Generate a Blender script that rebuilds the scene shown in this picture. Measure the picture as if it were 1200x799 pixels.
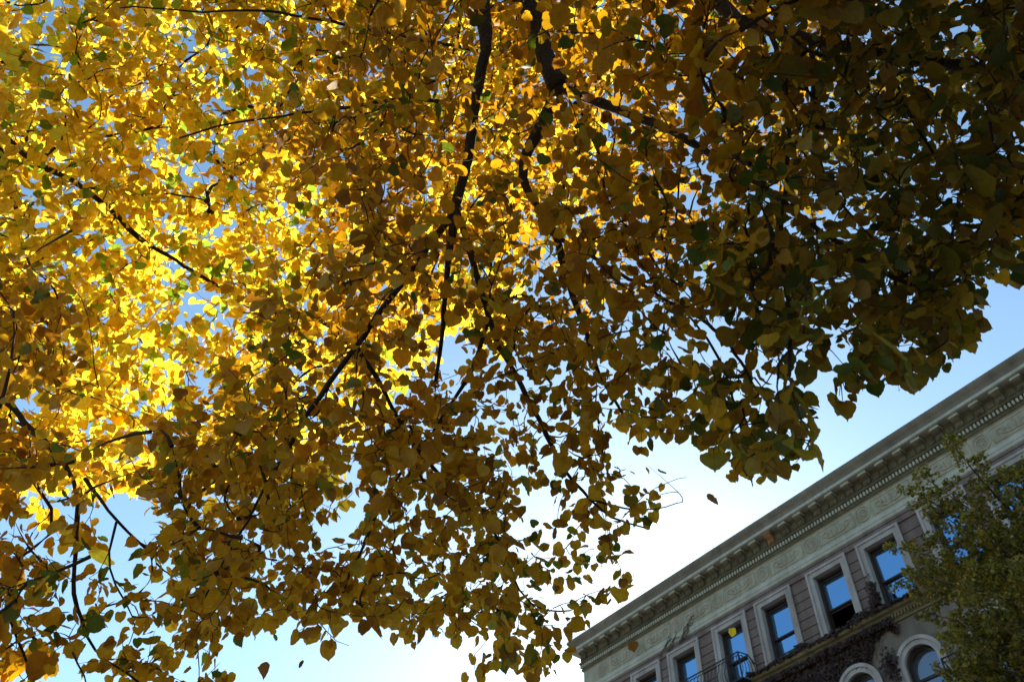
import bpy, bmesh, math, random
import numpy as np
from mathutils import Vector, Matrix

random.seed(11)
rng = np.random.default_rng(11)
scene = bpy.context.scene
for ob in list(bpy.data.objects):
    bpy.data.objects.remove(ob)
COL = scene.collection
PI = math.pi

# ------------------------------------------------------------------ camera
CZ = 1.6                                   # eye height; building heights below are relative to the eye
FPX = 970.0
AZ, EL, RO = [math.radians(a) for a in (-55.956, 50.311, 3.606)]
Fv = np.array([math.sin(AZ) * math.cos(EL), math.cos(AZ) * math.cos(EL), math.sin(EL)])
Rh = np.array([math.cos(AZ), -math.sin(AZ), 0.0])
Uh = np.cross(Rh, Fv)
Rv = Rh * math.cos(RO) + Uh * math.sin(RO)
Uv = -Rh * math.sin(RO) + Uh * math.cos(RO)
cam_data = bpy.data.cameras.new("camera")
cam_data.sensor_width = 36.0
cam_data.lens = FPX / 1200.0 * 36.0
cam_data.dof.use_dof = True
cam_data.dof.focus_distance = 4.2
cam_data.dof.aperture_fstop = 5.0
cam_data.clip_start = 0.05
cam_data.clip_end = 3000.0
cam = bpy.data.objects.new("camera", cam_data)
COL.objects.link(cam)
cam.matrix_world = Matrix(((Rv[0], Uv[0], -Fv[0], 0), (Rv[1], Uv[1], -Fv[1], 0),
                           (Rv[2], Uv[2], -Fv[2], CZ), (0, 0, 0, 1)))
scene.camera = cam

# ------------------------------------------------------------------ sky, sun, exposure
SUN_AZ, SUN_EL = math.radians(-44.0), math.radians(29.5)
world = bpy.data.worlds.new("World")
scene.world = world
world.use_nodes = True
wn = world.node_tree.nodes
sky = wn.new("ShaderNodeTexSky")
sky.sky_type = 'NISHITA'
sky.sun_disc = False
sky.sun_elevation = SUN_EL
sky.sun_rotation = SUN_AZ
sky.air_density = 1.0
sky.dust_density = 0.3
sky.ozone_density = 0.3
wb = wn.new("ShaderNodeMixRGB"); wb.blend_type = 'MULTIPLY'; wb.inputs[0].default_value = 1.0
wb.inputs[2].default_value = (0.86, 1.03, 1.04, 1)          # the camera's cool white balance
world.node_tree.links.new(sky.outputs[0], wb.inputs[1])
world.node_tree.links.new(wb.outputs[0], wn["Background"].inputs[0])
wn["Background"].inputs[1].default_value = 0.07
sun_data = bpy.data.lights.new("sun", 'SUN')
sun_data.energy = 5.0
sun_data.angle = math.radians(0.55)
sun_data.color = (1.0, 0.93, 0.82)
sun = bpy.data.objects.new("sun", sun_data)
COL.objects.link(sun)
sdir = Vector((math.sin(SUN_AZ) * math.cos(SUN_EL), math.cos(SUN_AZ) * math.cos(SUN_EL), math.sin(SUN_EL)))
sun.rotation_euler = sdir.to_track_quat('Z', 'Y').to_euler()
sun.location = (0, 0, 60)
vs = scene.view_settings
vs.view_transform = 'Standard'
vs.look = 'None'
vs.exposure = 1.8
vs.gamma = 1.0
vs.use_curve_mapping = False
scene.cycles.max_bounces = 8
scene.cycles.transmission_bounces = 6
scene.cycles.diffuse_bounces = 5

# ------------------------------------------------------------------ helpers
def tag(o, label=None, cat=None, group=None, kind=None):
    if label: o["label"] = label
    if cat: o["category"] = cat
    if group: o["group"] = group
    if kind: o["kind"] = kind
    return o

def empty(name, loc=(0, 0, 0)):
    o = bpy.data.objects.new(name, None)
    COL.objects.link(o)
    o.location = loc
    return o

def link_mesh(name, me, mat, parent=None):
    o = bpy.data.objects.new(name, me)
    COL.objects.link(o)
    if mat: me.materials.append(mat)
    if parent:
        o.parent = parent
        # meshes are built in world coordinates; keep them there under their thing
        wp = world_pos(parent)
        o.location = -wp
    return o

def world_pos(o):
    v = Vector(o.location)
    while o.parent:
        o = o.parent
        v = v + Vector(o.location)
    return v

def obj(name, bm, mat, parent=None, smooth=False):
    me = bpy.data.meshes.new(name)
    bmesh.ops.recalc_face_normals(bm, faces=bm.faces[:])
    bm.to_mesh(me)
    bm.free()
    if smooth:
        for p in me.polygons: p.use_smooth = True
    return link_mesh(name, me, mat, parent)

def box(bm, x0, x1, y0, y1, z0, z1):
    v = [bm.verts.new(c) for c in ((x0, y0, z0), (x1, y0, z0), (x1, y1, z0), (x0, y1, z0),
                                   (x0, y0, z1), (x1, y0, z1), (x1, y1, z1), (x0, y1, z1))]
    for f in ((0, 1, 2, 3), (7, 6, 5, 4), (0, 4, 5, 1), (1, 5, 6, 2), (2, 6, 7, 3), (3, 7, 4, 0)):
        bm.faces.new([v[i] for i in f])

def prism(bm, poly, axis, a, b):
    """extrude a 2D outline: axis 'y' -> (x,z) outline, axis 'x' -> (y,z) outline"""
    def pt(p, t): return (p[0], t, p[1]) if axis == 'y' else (t, p[0], p[1])
    va = [bm.verts.new(pt(p, a)) for p in poly]
    vb = [bm.verts.new(pt(p, b)) for p in poly]
    n = len(poly)
    bm.faces.new(va); bm.faces.new(vb[::-1])
    for i in range(n):
        bm.faces.new((va[i], vb[i], vb[(i + 1) % n], va[(i + 1) % n]))

def tube(bm, pts, radii, sides=6, cap=True):
    pts = [Vector(p) for p in pts]
    rings = []
    up = Vector((0.13, 0.31, 0.94))
    for i, p in enumerate(pts):
        t = (pts[min(i + 1, len(pts) - 1)] - pts[max(i - 1, 0)])
        if t.length < 1e-9: t = Vector((0, 0, 1))
        t.normalize()
        a = t.cross(up)
        if a.length < 0.05: a = t.cross(Vector((1, 0, 0)))
        a.normalize()
        b = t.cross(a)
        r = radii[i] if hasattr(radii, '__len__') else radii
        rings.append([bm.verts.new(p + (a * math.cos(k * 2 * PI / sides) + b * math.sin(k * 2 * PI / sides)) * r)
                      for k in range(sides)])
    for q in range(len(rings) - 1):
        for k in range(sides):
            bm.faces.new((rings[q][k], rings[q][(k + 1) % sides], rings[q + 1][(k + 1) % sides], rings[q + 1][k]))
    if cap:
        bm.faces.new(rings[0][::-1]); bm.faces.new(rings[-1])

def new_mat(name):
    m = bpy.data.materials.new(name)
    m.use_nodes = True
    nt = m.node_tree
    return m, nt, nt.nodes, nt.links, nt.nodes["Principled BSDF"]

def stone(name, c1, c2, scale=3.0, rough=0.85, bump=0.15, streak=0.0, fine=40.0):
    m, nt, N, L, bs = new_mat(name)
    tc = N.new("ShaderNodeTexCoord")
    mp = N.new("ShaderNodeMapping")
    mp.inputs['Scale'].default_value = (1, 1, 1 if not streak else streak)
    L.new(tc.outputs['Object'], mp.inputs[0])
    n1 = N.new("ShaderNodeTexNoise"); n1.inputs['Scale'].default_value = scale; n1.inputs['Detail'].default_value = 8
    n1.inputs['Roughness'].default_value = 0.65
    L.new(mp.outputs[0], n1.inputs['Vector'])
    n2 = N.new("ShaderNodeTexNoise"); n2.inputs['Scale'].default_value = fine; n2.inputs['Detail'].default_value = 4
    L.new(tc.outputs['Object'], n2.inputs['Vector'])
    cr = N.new("ShaderNodeValToRGB")
    cr.color_ramp.elements[0].position = 0.32; cr.color_ramp.elements[0].color = (*c1, 1)
    cr.color_ramp.elements[1].position = 0.68; cr.color_ramp.elements[1].color = (*c2, 1)
    L.new(n1.outputs['Fac'], cr.inputs[0])
    mx = N.new("ShaderNodeMixRGB"); mx.blend_type = 'MULTIPLY'; mx.inputs[0].default_value = 0.45
    L.new(cr.outputs[0], mx.inputs[1]); L.new(n2.outputs['Fac'], mx.inputs[2])
    out = mx.outputs[0]
    if streak:                                     # rain streaks and soot running down the stone
        m3 = N.new("ShaderNodeMapping"); m3.inputs['Scale'].default_value = (2.6, 2.6, 0.22)
        L.new(tc.outputs['Object'], m3.inputs[0])
        n3 = N.new("ShaderNodeTexNoise"); n3.inputs['Scale'].default_value = 1.0; n3.inputs['Detail'].default_value = 7
        n3.inputs['Roughness'].default_value = 0.7
        L.new(m3.outputs[0], n3.inputs['Vector'])
        r3 = N.new("ShaderNodeMapRange"); r3.inputs[1].default_value = 0.42; r3.inputs[2].default_value = 0.68
        r3.inputs[3].default_value = 0.0; r3.inputs[4].default_value = 0.55
        L.new(n3.outputs['Fac'], r3.inputs[0])
        x3 = N.new("ShaderNodeMixRGB"); x3.blend_type = 'MULTIPLY'; x3.inputs[2].default_value = (0.5, 0.45, 0.4, 1)
        L.new(r3.outputs[0], x3.inputs[0]); L.new(out, x3.inputs[1])
        out = x3.outputs[0]
    L.new(out, bs.inputs['Base Color'])
    bs.inputs['Roughness'].default_value = rough
    bs.inputs['Specular IOR Level'].default_value = 0.25
    bp = N.new("ShaderNodeBump"); bp.inputs['Strength'].default_value = bump; bp.inputs['Distance'].default_value = 0.02
    L.new(n2.outputs['Fac'], bp.inputs['Height']); L.new(bp.outputs[0], bs.inputs['Normal'])
    return m

def leaf_mat(name, ramp, trans, spec=0.35, veins=True, body=0.55, clump=0.0):
    """thin leaf: diffuse front, translucent body, tint picked per leaf"""
    m, nt, N, L, bs = new_mat(name)
    N.remove(bs)
    geo = N.new("ShaderNodeNewGeometry")
    cr = N.new("ShaderNodeValToRGB")
    el = cr.color_ramp.elements
    while len(el) > 1: el.remove(el[0])
    el[0].position = ramp[0][0]; el[0].color = (*ramp[0][1], 1)
    for pos, c in ramp[1:]:
        e = el.new(pos); e.color = (*c, 1)
    tc = N.new("ShaderNodeTexCoord")
    # neighbouring leaves turn colour together: a broad noise shifts the per-leaf pick
    n0 = N.new("ShaderNodeTexNoise"); n0.inputs['Scale'].default_value = 1.3; n0.inputs['Detail'].default_value = 1
    L.new(tc.outputs['Object'], n0.inputs['Vector'])
    m0 = N.new("ShaderNodeMath"); m0.operation = 'SUBTRACT'; m0.inputs[1].default_value = 0.5
    L.new(n0.outputs['Fac'], m0.inputs[0])
    m1 = N.new("ShaderNodeMath"); m1.operation = 'MULTIPLY_ADD'; m1.inputs[1].default_value = clump; m1.use_clamp = True
    L.new(m0.outputs[0], m1.inputs[0]); L.new(geo.outputs['Random Per Island'], m1.inputs[2])
    L.new(m1.outputs[0], cr.inputs[0])
    nz = N.new("ShaderNodeTexNoise"); nz.inputs['Scale'].default_value = 45; nz.inputs['Detail'].default_value = 3
    L.new(tc.outputs['Object'], nz.inputs['Vector'])
    mr = N.new("ShaderNodeMapRange"); mr.inputs[1].default_value = 0.3; mr.inputs[2].default_value = 0.75
    mr.inputs[3].default_value = 1.0; mr.inputs[4].default_value = 0.72
    L.new(nz.outputs['Fac'], mr.inputs[0])
    mul = N.new("ShaderNodeMixRGB"); mul.blend_type = 'MULTIPLY'; mul.inputs[0].default_value = 1.0
    L.new(cr.outputs[0], mul.inputs[1]); L.new(mr.outputs[0], mul.inputs[2])
    sn = N.new("ShaderNodeTexNoise"); sn.inputs['Scale'].default_value = 120; sn.inputs['Detail'].default_value = 2
    L.new(tc.outputs['Object'], sn.inputs['Vector'])
    sr = N.new("ShaderNodeMapRange"); sr.inputs[1].default_value = 0.66; sr.inputs[2].default_value = 0.72
    sr.inputs[3].default_value = 0.0; sr.inputs[4].default_value = 0.75
    L.new(sn.outputs['Fac'], sr.inputs[0])
    sm = N.new("ShaderNodeMixRGB"); sm.blend_type = 'MULTIPLY'; sm.inputs[2].default_value = (0.42, 0.26, 0.2, 1)
    L.new(sr.outputs[0], sm.inputs[0]); L.new(mul.outputs[0], sm.inputs[1])
    col = sm.outputs[0]
    if veins:
        uv = N.new("ShaderNodeUVMap"); uv.uv_map = "UVMap"
        sp = N.new("ShaderNodeSeparateXYZ"); L.new(uv.outputs[0], sp.inputs[0])
        ab = N.new("ShaderNodeMath"); ab.operation = 'ABSOLUTE'; L.new(sp.outputs[0], ab.inputs[0])
        # side veins rise from the midrib at an angle
        sb = N.new("ShaderNodeMath"); sb.operation = 'MULTIPLY_ADD'; sb.inputs[1].default_value = -0.8
        L.new(ab.outputs[0], sb.inputs[0]); L.new(sp.outputs[1], sb.inputs[2])
        sc = N.new("ShaderNodeMath"); sc.operation = 'MULTIPLY'; sc.inputs[1].default_value = 6.0
        L.new(sb.outputs[0], sc.inputs[0])
        fr = N.new("ShaderNodeMath"); fr.operation = 'FRACT'; L.new(sc.outputs[0], fr.inputs[0])
        lt = N.new("ShaderNodeMath"); lt.operation = 'LESS_THAN'; lt.inputs[1].default_value = 0.10
        L.new(fr.outputs[0], lt.inputs[0])
        md = N.new("ShaderNodeMath"); md.operation = 'LESS_THAN'; md.inputs[1].default_value = 0.018
        L.new(ab.outputs[0], md.inputs[0])
        mxm = N.new("ShaderNodeMath"); mxm.operation = 'MAXIMUM'
        L.new(lt.outputs[0], mxm.inputs[0]); L.new(md.outputs[0], mxm.inputs[1])
        fac = N.new("ShaderNodeMath"); fac.operation = 'MULTIPLY'; fac.inputs[1].default_value = 0.35
        L.new(mxm.outputs[0], fac.inputs[0])
        vm = N.new("ShaderNodeMixRGB"); vm.blend_type = 'MULTIPLY'; vm.inputs[2].default_value = (0.55, 0.42, 0.3, 1)
        L.new(fac.outputs[0], vm.inputs[0]); L.new(col, vm.inputs[1])
        col = vm.outputs[0]
    df = N.new("ShaderNodeBsdfDiffuse"); L.new(col, df.inputs[0])
    tcol = N.new("ShaderNodeMixRGB"); tcol.blend_type = 'MULTIPLY'; tcol.inputs[0].default_value = 1
    tcol.inputs[2].default_value = (*trans, 1)
    L.new(col, tcol.inputs[1])
    tr = N.new("ShaderNodeBsdfTranslucent"); L.new(tcol.outputs[0], tr.inputs[0])
    mix = N.new("ShaderNodeMixShader"); mix.inputs[0].default_value = body
    L.new(df.outputs[0], mix.inputs[1]); L.new(tr.outputs[0], mix.inputs[2])
    gl = N.new("ShaderNodeBsdfGlossy"); gl.inputs['Roughness'].default_value = 0.5
    gl.inputs[0].default_value = (1, 1, 1, 1)
    m2 = N.new("ShaderNodeMixShader"); m2.inputs[0].default_value = 0.02 * spec / 0.35
    L.new(mix.outputs[0], m2.inputs[1]); L.new(gl.outputs[0], m2.inputs[2])
    L.new(m2.outputs[0], N["Material Output"].inputs[0])
    return m

# ------------------------------------------------------------------ materials
M = {}
M['wall'] = stone('wall_stone', (0.155, 0.105, 0.095), (0.255, 0.185, 0.168), 2.2, streak=0.35)
M['stucco'] = stone('lower_wall', (0.15, 0.12, 0.097), (0.25, 0.205, 0.172), 1.5, streak=0.4)
M['trim'] = stone('window_stone', (0.36, 0.315, 0.305), (0.48, 0.43, 0.415), 2.5, bump=0.06, streak=0.8)
M['frieze'] = stone('frieze_paint', (0.35, 0.31, 0.23), (0.49, 0.44, 0.34), 1.8, bump=0.05, streak=0.8)
M['strip'] = stone('strip_paint', (0.42, 0.41, 0.35), (0.56, 0.54, 0.47), 2.0, bump=0.05, streak=0.8)
M['cornice'] = stone('cornice_paint', (0.17, 0.14, 0.11), (0.28, 0.235, 0.185), 1.6, bump=0.08, streak=0.8)
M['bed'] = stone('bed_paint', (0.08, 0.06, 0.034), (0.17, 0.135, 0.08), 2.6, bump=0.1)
M['rust'] = stone('rust_paint', (0.25, 0.10, 0.04), (0.33, 0.17, 0.08), 6.0)
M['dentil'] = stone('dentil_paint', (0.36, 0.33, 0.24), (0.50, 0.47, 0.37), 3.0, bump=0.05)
M['ledge'] = stone('ledge_paint', (0.12, 0.09, 0.045), (0.22, 0.175, 0.09), 3.0)
M['roof'] = stone('roof_felt', (0.09, 0.09, 0.09), (0.14, 0.135, 0.13), 1.2)
M['sash'] = stone('sash_paint', (0.035, 0.022, 0.018), (0.06, 0.04, 0.034), 9.0, rough=0.5)
M['iron'] = stone('wrought_iron', (0.012, 0.012, 0.014), (0.03, 0.028, 0.028), 12.0, rough=0.5)
M['dark'] = stone('dark_room', (0.02, 0.018, 0.016), (0.035, 0.03, 0.028), 1.0)
M['bark'] = stone('linden_bark', (0.035, 0.026, 0.02), (0.075, 0.058, 0.045), 14.0, bump=0.8, fine=70, rough=0.95)
M['twig'] = stone('twig_bark', (0.05, 0.03, 0.02), (0.085, 0.055, 0.035), 20.0, rough=0.9)
M['asphalt'] = stone('asphalt', (0.04, 0.04, 0.042), (0.065, 0.064, 0.063), 0.8, bump=0.3, fine=90)
M['paving'] = stone('paving', (0.17, 0.16, 0.145), (0.24, 0.225, 0.205), 0.7, fine=60)
M['ground'] = stone('ground', (0.09, 0.085, 0.065), (0.15, 0.135, 0.10), 0.1)
M['kerb'] = stone('kerb_granite', (0.28, 0.28, 0.28), (0.42, 0.41, 0.40), 9.0)
M['line'] = stone('road_paint', (0.65, 0.65, 0.62), (0.8, 0.8, 0.78), 6.0)
M['side'] = stone('party_wall', (0.16, 0.085, 0.06), (0.24, 0.13, 0.09), 3.0)

def glass(name, base, refl, tint):
    m, nt, N, L, bs = new_mat(name)
    N.remove(bs)
    df = N.new("ShaderNodeBsdfDiffuse"); df.inputs[0].default_value = (*base, 1)
    gl = N.new("ShaderNodeBsdfGlossy"); gl.inputs['Roughness'].default_value = 0.03
    gl.inputs[0].default_value = (*tint, 1)
    tc = N.new("ShaderNodeTexCoord")
    nz = N.new("ShaderNodeTexNoise"); nz.inputs['Scale'].default_value = 1.6
    L.new(tc.outputs['Object'], nz.inputs['Vector'])
    bp = N.new("ShaderNodeBump"); bp.inputs['Strength'].default_value = 0.06; bp.inputs['Distance'].default_value = 0.05
    L.new(nz.outputs['Fac'], bp.inputs['Height']); L.new(bp.outputs[0], gl.inputs['Normal'])
    mx = N.new("ShaderNodeMixShader"); mx.inputs[0].default_value = refl
    L.new(df.outputs[0], mx.inputs[1]); L.new(gl.outputs[0], mx.inputs[2])
    L.new(mx.outputs[0], N["Material Output"].inputs[0])
    return m
M['glass'] = glass('window_glass', (0.012, 0.02, 0.035), 0.78, (0.33, 0.60, 0.90))
M['screen'] = glass('insect_screen', (0.05, 0.055, 0.09), 0.28, (0.75, 0.8, 1.0))
M['archglass'] = glass('arched_glass', (0.04, 0.045, 0.06), 0.22, (0.8, 0.88, 1.0))

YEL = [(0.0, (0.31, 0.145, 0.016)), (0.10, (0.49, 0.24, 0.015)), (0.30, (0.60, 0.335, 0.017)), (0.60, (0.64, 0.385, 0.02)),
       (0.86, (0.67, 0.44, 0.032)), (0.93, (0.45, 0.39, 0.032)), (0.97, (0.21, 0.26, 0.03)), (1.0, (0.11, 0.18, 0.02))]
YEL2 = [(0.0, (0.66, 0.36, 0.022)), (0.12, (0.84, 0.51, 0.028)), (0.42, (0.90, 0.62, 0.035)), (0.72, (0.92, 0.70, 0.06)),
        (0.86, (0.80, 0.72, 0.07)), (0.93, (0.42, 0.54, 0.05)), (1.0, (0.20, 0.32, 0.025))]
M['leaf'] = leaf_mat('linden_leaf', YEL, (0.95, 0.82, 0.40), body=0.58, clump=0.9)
M['leaf2'] = leaf_mat('sunglow_linden_leaf', YEL2, (1.0, 1.0, 0.75), body=0.84, clump=0.9)  # linden leaf with colour and translucency raised to stand in for sunlit glow
M['leaf3'] = leaf_mat('greenish_shade_leaf', [(0.0, (0.24, 0.13, 0.018)), (0.3, (0.40, 0.235, 0.018)), (0.55, (0.30, 0.225, 0.02)), (0.8, (0.14, 0.145, 0.018)), (1.0, (0.06, 0.09, 0.015))], (0.95, 0.85, 0.4), body=0.5, clump=0.6)  # greener leaves, also darkened to stand in for shade at the right
OLV = [(0.0, (0.10, 0.09, 0.025)), (0.35, (0.20, 0.175, 0.035)), (0.7, (0.33, 0.27, 0.05)), (0.9, (0.44, 0.31, 0.05)), (1.0, (0.50, 0.28, 0.05))]
M['smallleaf'] = leaf_mat('olive_leaf', OLV, (1.0, 0.95, 0.5), veins=False)
IVY = [(0.0, (0.035, 0.018, 0.015)), (0.45, (0.075, 0.032, 0.028)), (0.8, (0.12, 0.055, 0.042)), (0.95, (0.08, 0.065, 0.03)), (1.0, (0.14, 0.11, 0.05))]
M['deadleaf'] = leaf_mat('withered_leaf', [(0.0, (0.30, 0.15, 0.05)), (1.0, (0.36, 0.19, 0.05))], (0.8, 0.6, 0.3))
M['ivy'] = leaf_mat('ivy_leaf', IVY, (0.8, 0.4, 0.3), veins=False)

# ------------------------------------------------------------------ ground, street
bm = bmesh.new(); box(bm, -900, 900, -900, 900, -0.6, -0.16); tag(obj('ground', bm, M['ground']), kind='structure')
bm = bmesh.new(); box(bm, -400, 400, 4.0, 11.0, -0.156, -0.12); tag(obj('road', bm, M['asphalt']), kind='structure')
bm = bmesh.new()
for k in range(-40, 40): box(bm, k * 5.0, k * 5.0 + 2.2, 7.44, 7.56, -0.118, -0.114)
tag(obj('road_marking', bm, M['line']), kind='structure')
for nm, y0, y1 in (('pavement', -6.0, 3.85), ('pavement', 11.15, 19.9)):
    bm = bmesh.new()
    for k in range(-50, 30):
        n = max(1, round((y1 - y0) / 1.6)); w = (y1 - y0) / n
        for j in range(n):
            box(bm, k * 1.6, k * 1.6 + 1.59, y0 + j * w, y0 + j * w + w - 0.01, -0.156, 0.0)
    tag(obj(nm, bm, M['paving']), kind='structure')
for y0, y1 in ((3.85, 4.0), (11.0, 11.15)):
    bm = bmesh.new()
    for k in range(-50, 30): box(bm, k * 1.6, k * 1.6 + 1.592, y0 + .002, y1 - .002, -0.158, 0.004)
    tag(obj('kerb', bm, M['kerb']), kind='structure')

# ------------------------------------------------------------------ building
XC, XE, Y0, YB = -23.12, 6.0, 20.0, 34.0
def Z(z): return z + CZ
B = empty('apartment_building', (XC, Y0, 0))
tag(B, 'grey stone apartment building with a bracketed cornice and sash windows', 'building')

win = []                                         # left edges of the top-floor windows
for k in range(-1, 5):
    for a in (-16.45 + 4.0 * k, -14.57 + 4.0 * k):
        win.append(a)
WW, WT, WB = 1.43, 15.45, 13.24
arches = [a + WW / 2 - 0.02 for a in win]
AR, AZC, AB = 0.50, 11.50, 9.3                   # inner radius, springing height, sill

bm = bmesh.new()
T = 0.45
box(bm, XC, XE, Y0, Y0 + T, Z(15.45), Z(18.0))                     # above the windows
edges = [XC] + sum([[a + 0.1, a + WW - 0.1] for a in win], []) + [XE]
for i in range(0, len(edges), 2):
    box(bm, edges[i], edges[i + 1], Y0, Y0 + T, Z(13.0), Z(15.449))
wall = obj('wall', bm, M['wall'], B)
bm = bmesh.new()
e2 = [XC] + sum([[c - AR, c + AR] for c in arches], []) + [XE]
for i in range(0, len(e2), 2):
    box(bm, e2[i], e2[i + 1], Y0 + 0.002, Y0 + T, Z(AB), Z(12.999))
for c in arches:
    pts = [(c + AR * math.cos(t), Z(AZC) + AR * math.sin(t)) for t in np.linspace(PI, 0, 17)]
    # spandrel above each arch, as vertical strips so nothing overlaps
    for p, q in zip(pts[:-1], pts[1:]):
        prism(bm, [(p[0], p[1]), (q[0], q[1]), (q[0], Z(12.999)), (p[0], Z(12.999))], 'y', Y0 + 0.002, Y0 + T)
box(bm, XC, XE, Y0 + 0.002, Y0 + T, 0, Z(AB) - 0.001)
low = obj('lower_wall', bm, M['stucco'], B)
bm = bmesh.new()
box(bm, XC, XC + T, Y0 + T, YB, 0, Z(18.0))
box(bm, XE - T, XE, Y0 + T, YB, 0, Z(18.0))
box(bm, XC + T, XE - T, YB - T, YB, 0, Z(18.0))
obj('side_wall', bm, M['side'], B)
bm = bmesh.new()
box(bm, XC + T, XE - T, Y0 + 2.4, Y0 + 2.5, 0, Z(17.9))
box(bm, XC + T, XE - T, Y0 + T, Y0 + 2.4, Z(12.5), Z(12.62))
box(bm, XC + T, XE - T, Y0 + T, Y0 + 2.4, Z(15.8), Z(15.9))
for i in range(len(win) - 1):
    xm = (win[i] + WW + win[i + 1]) / 2
    box(bm, xm - .05, xm + .05, Y0 + T, Y0 + 2.4, Z(12.62), Z(15.8))
obj('interior_wall', bm, M['dark'], B)
bm = bmesh.new(); box(bm, XC - 0.1, XE, Y0 - 0.1, YB, Z(18.001), Z(18.06)); obj('roof', bm, M['roof'], B)

# coursed stone facing between the windows
bm = bmesh.new()
zc = 13.26
while zc < 15.72:
    z1 = min(zc + 0.272, 15.74)
    if zc + 0.1 < WT:
        for i in range(0, len(edges), 2):
            x0 = edges[i] + (0.10 if i else 0.0); x1 = edges[i + 1] - (0.10 if i + 2 < len(edges) else 0.0)
            if min(z1, WT) - zc > 0.02 and x1 > x0:
                box(bm, x0, x1, Y0 - 0.05, Y0 + 0.01, Z(zc), Z(min(z1, WT)))
    zz = max(zc, WT + 0.012)
    if z1 > zz + 0.02:
        x = XC
        while x < XE:
            w = random.uniform(2.4, 4.6)
            box(bm, x, min(x + w, XE) - 0.012, Y0 - 0.05 - random.uniform(0, .004), Y0 + 0.01, Z(zz), Z(z1))
            x += w
    zc += 0.30
obj('coursed_stone', bm, M['wall'], B)

def profile_run(bm, prof, xe=XE):
    """sweep a closed (projection, height) outline along the left flank and the front, mitred at the corner"""
    path = [(XC, YB, 'l'), (XC, Y0, 'c'), (xe, Y0, 'f')]
    rings = []
    for px, py, kd in path:
        ring = []
        for p, z in prof:
            if kd == 'l': ring.append(bm.verts.new((px - p, py, Z(z))))
            elif kd == 'c': ring.append(bm.verts.new((px - p, py - p, Z(z))))
            else: ring.append(bm.verts.new((px, py - p, Z(z))))
        rings.append(ring)
    n = len(prof)
    for a, b in zip(rings[:-1], rings[1:]):
        for i in range(n):
            bm.faces.new((a[i], a[(i + 1) % n], b[(i + 1) % n], b[i]))
    bm.faces.new(rings[0][::-1]); bm.faces.new(rings[-1])

bm = bmesh.new()
profile_run(bm, [(-.05, 17.655), (.37, 17.655), (.375, 17.70), (.40, 17.76), (.455, 17.83), (.49, 17.90), (.49, 17.985), (.46, 18.0), (-.05, 18.0)])
cor = obj('cornice', bm, M['cornice'], B)
bm = bmesh.new()
profile_run(bm, [(-.05, 17.485), (.385, 17.485), (.42, 17.50), (.42, 17.60), (.40, 17.615), (.36, 17.62), (.36, 17.653), (-.05, 17.653)])
obj('cornice_band', bm, M['strip'], cor)
bm = bmesh.new()
profile_run(bm, [(-.05, 17.0), (.13, 17.0), (.16, 17.03), (.16, 17.07), (.10, 17.09), (.10, 17.40), (.14, 17.44), (.16, 17.483), (-.05, 17.483)])
# small raised panels between the brackets
MODX = [-22.93 + 0.640 * k for k in range(45)]
for a in MODX[:-1]:
    box(bm, a + 0.22, a + 0.42, Y0 - 0.125, Y0 - 0.09, Z(17.15), Z(17.34))
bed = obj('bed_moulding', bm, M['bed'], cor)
bm = bmesh.new()
x = XC - 0.10
while x < XE - .1:
    box(bm, x, x + 0.062, Y0 - 0.135, Y0 - 0.05, Z(16.845), Z(16.975))
    x += 0.118
obj('dentil_course', bm, M['dentil'], cor)
bm = bmesh.new()
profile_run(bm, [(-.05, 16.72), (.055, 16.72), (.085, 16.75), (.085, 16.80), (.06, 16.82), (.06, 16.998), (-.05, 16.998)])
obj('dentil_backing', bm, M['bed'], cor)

def bracket(bm, a):
    side = [(Y0 - 0.095, Z(17.10)), (Y0 - 0.16, Z(17.085)), (Y0 - 0.20, Z(17.11)), (Y0 - 0.215, Z(17.16)), (Y0 - 0.195, Z(17.21)),
            (Y0 - 0.21, Z(17.25)), (Y0 - 0.28, Z(17.29)), (Y0 - 0.325, Z(17.33)), (Y0 - 0.335, Z(17.385)), (Y0 - 0.095, Z(17.385))]
    prism(bm, side, 'x', a - 0.12, a + 0.12)
    box(bm, a - 0.03, a + 0.03, Y0 - 0.235, Y0 - 0.21, Z(17.12), Z(17.2))

first = None
for k, a in enumerate(MODX):
    bm = bmesh.new(); bracket(bm, a)
    rusty = (k == 15)
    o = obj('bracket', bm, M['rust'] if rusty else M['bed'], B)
    if rusty: o['label'] = 'rust brown bracket under the cornice'
    bm = bmesh.new()
    box(bm, a - 0.155, a + 0.155, Y0 - 0.36, Y0 - 0.1, Z(17.386), Z(17.43))
    box(bm, a - 0.135, a + 0.135, Y0 - 0.345, Y0 - 0.1, Z(17.431), Z(17.482))
    obj('bracket_cap', bm, M['rust'] if rusty else M['dentil'], o)

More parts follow.
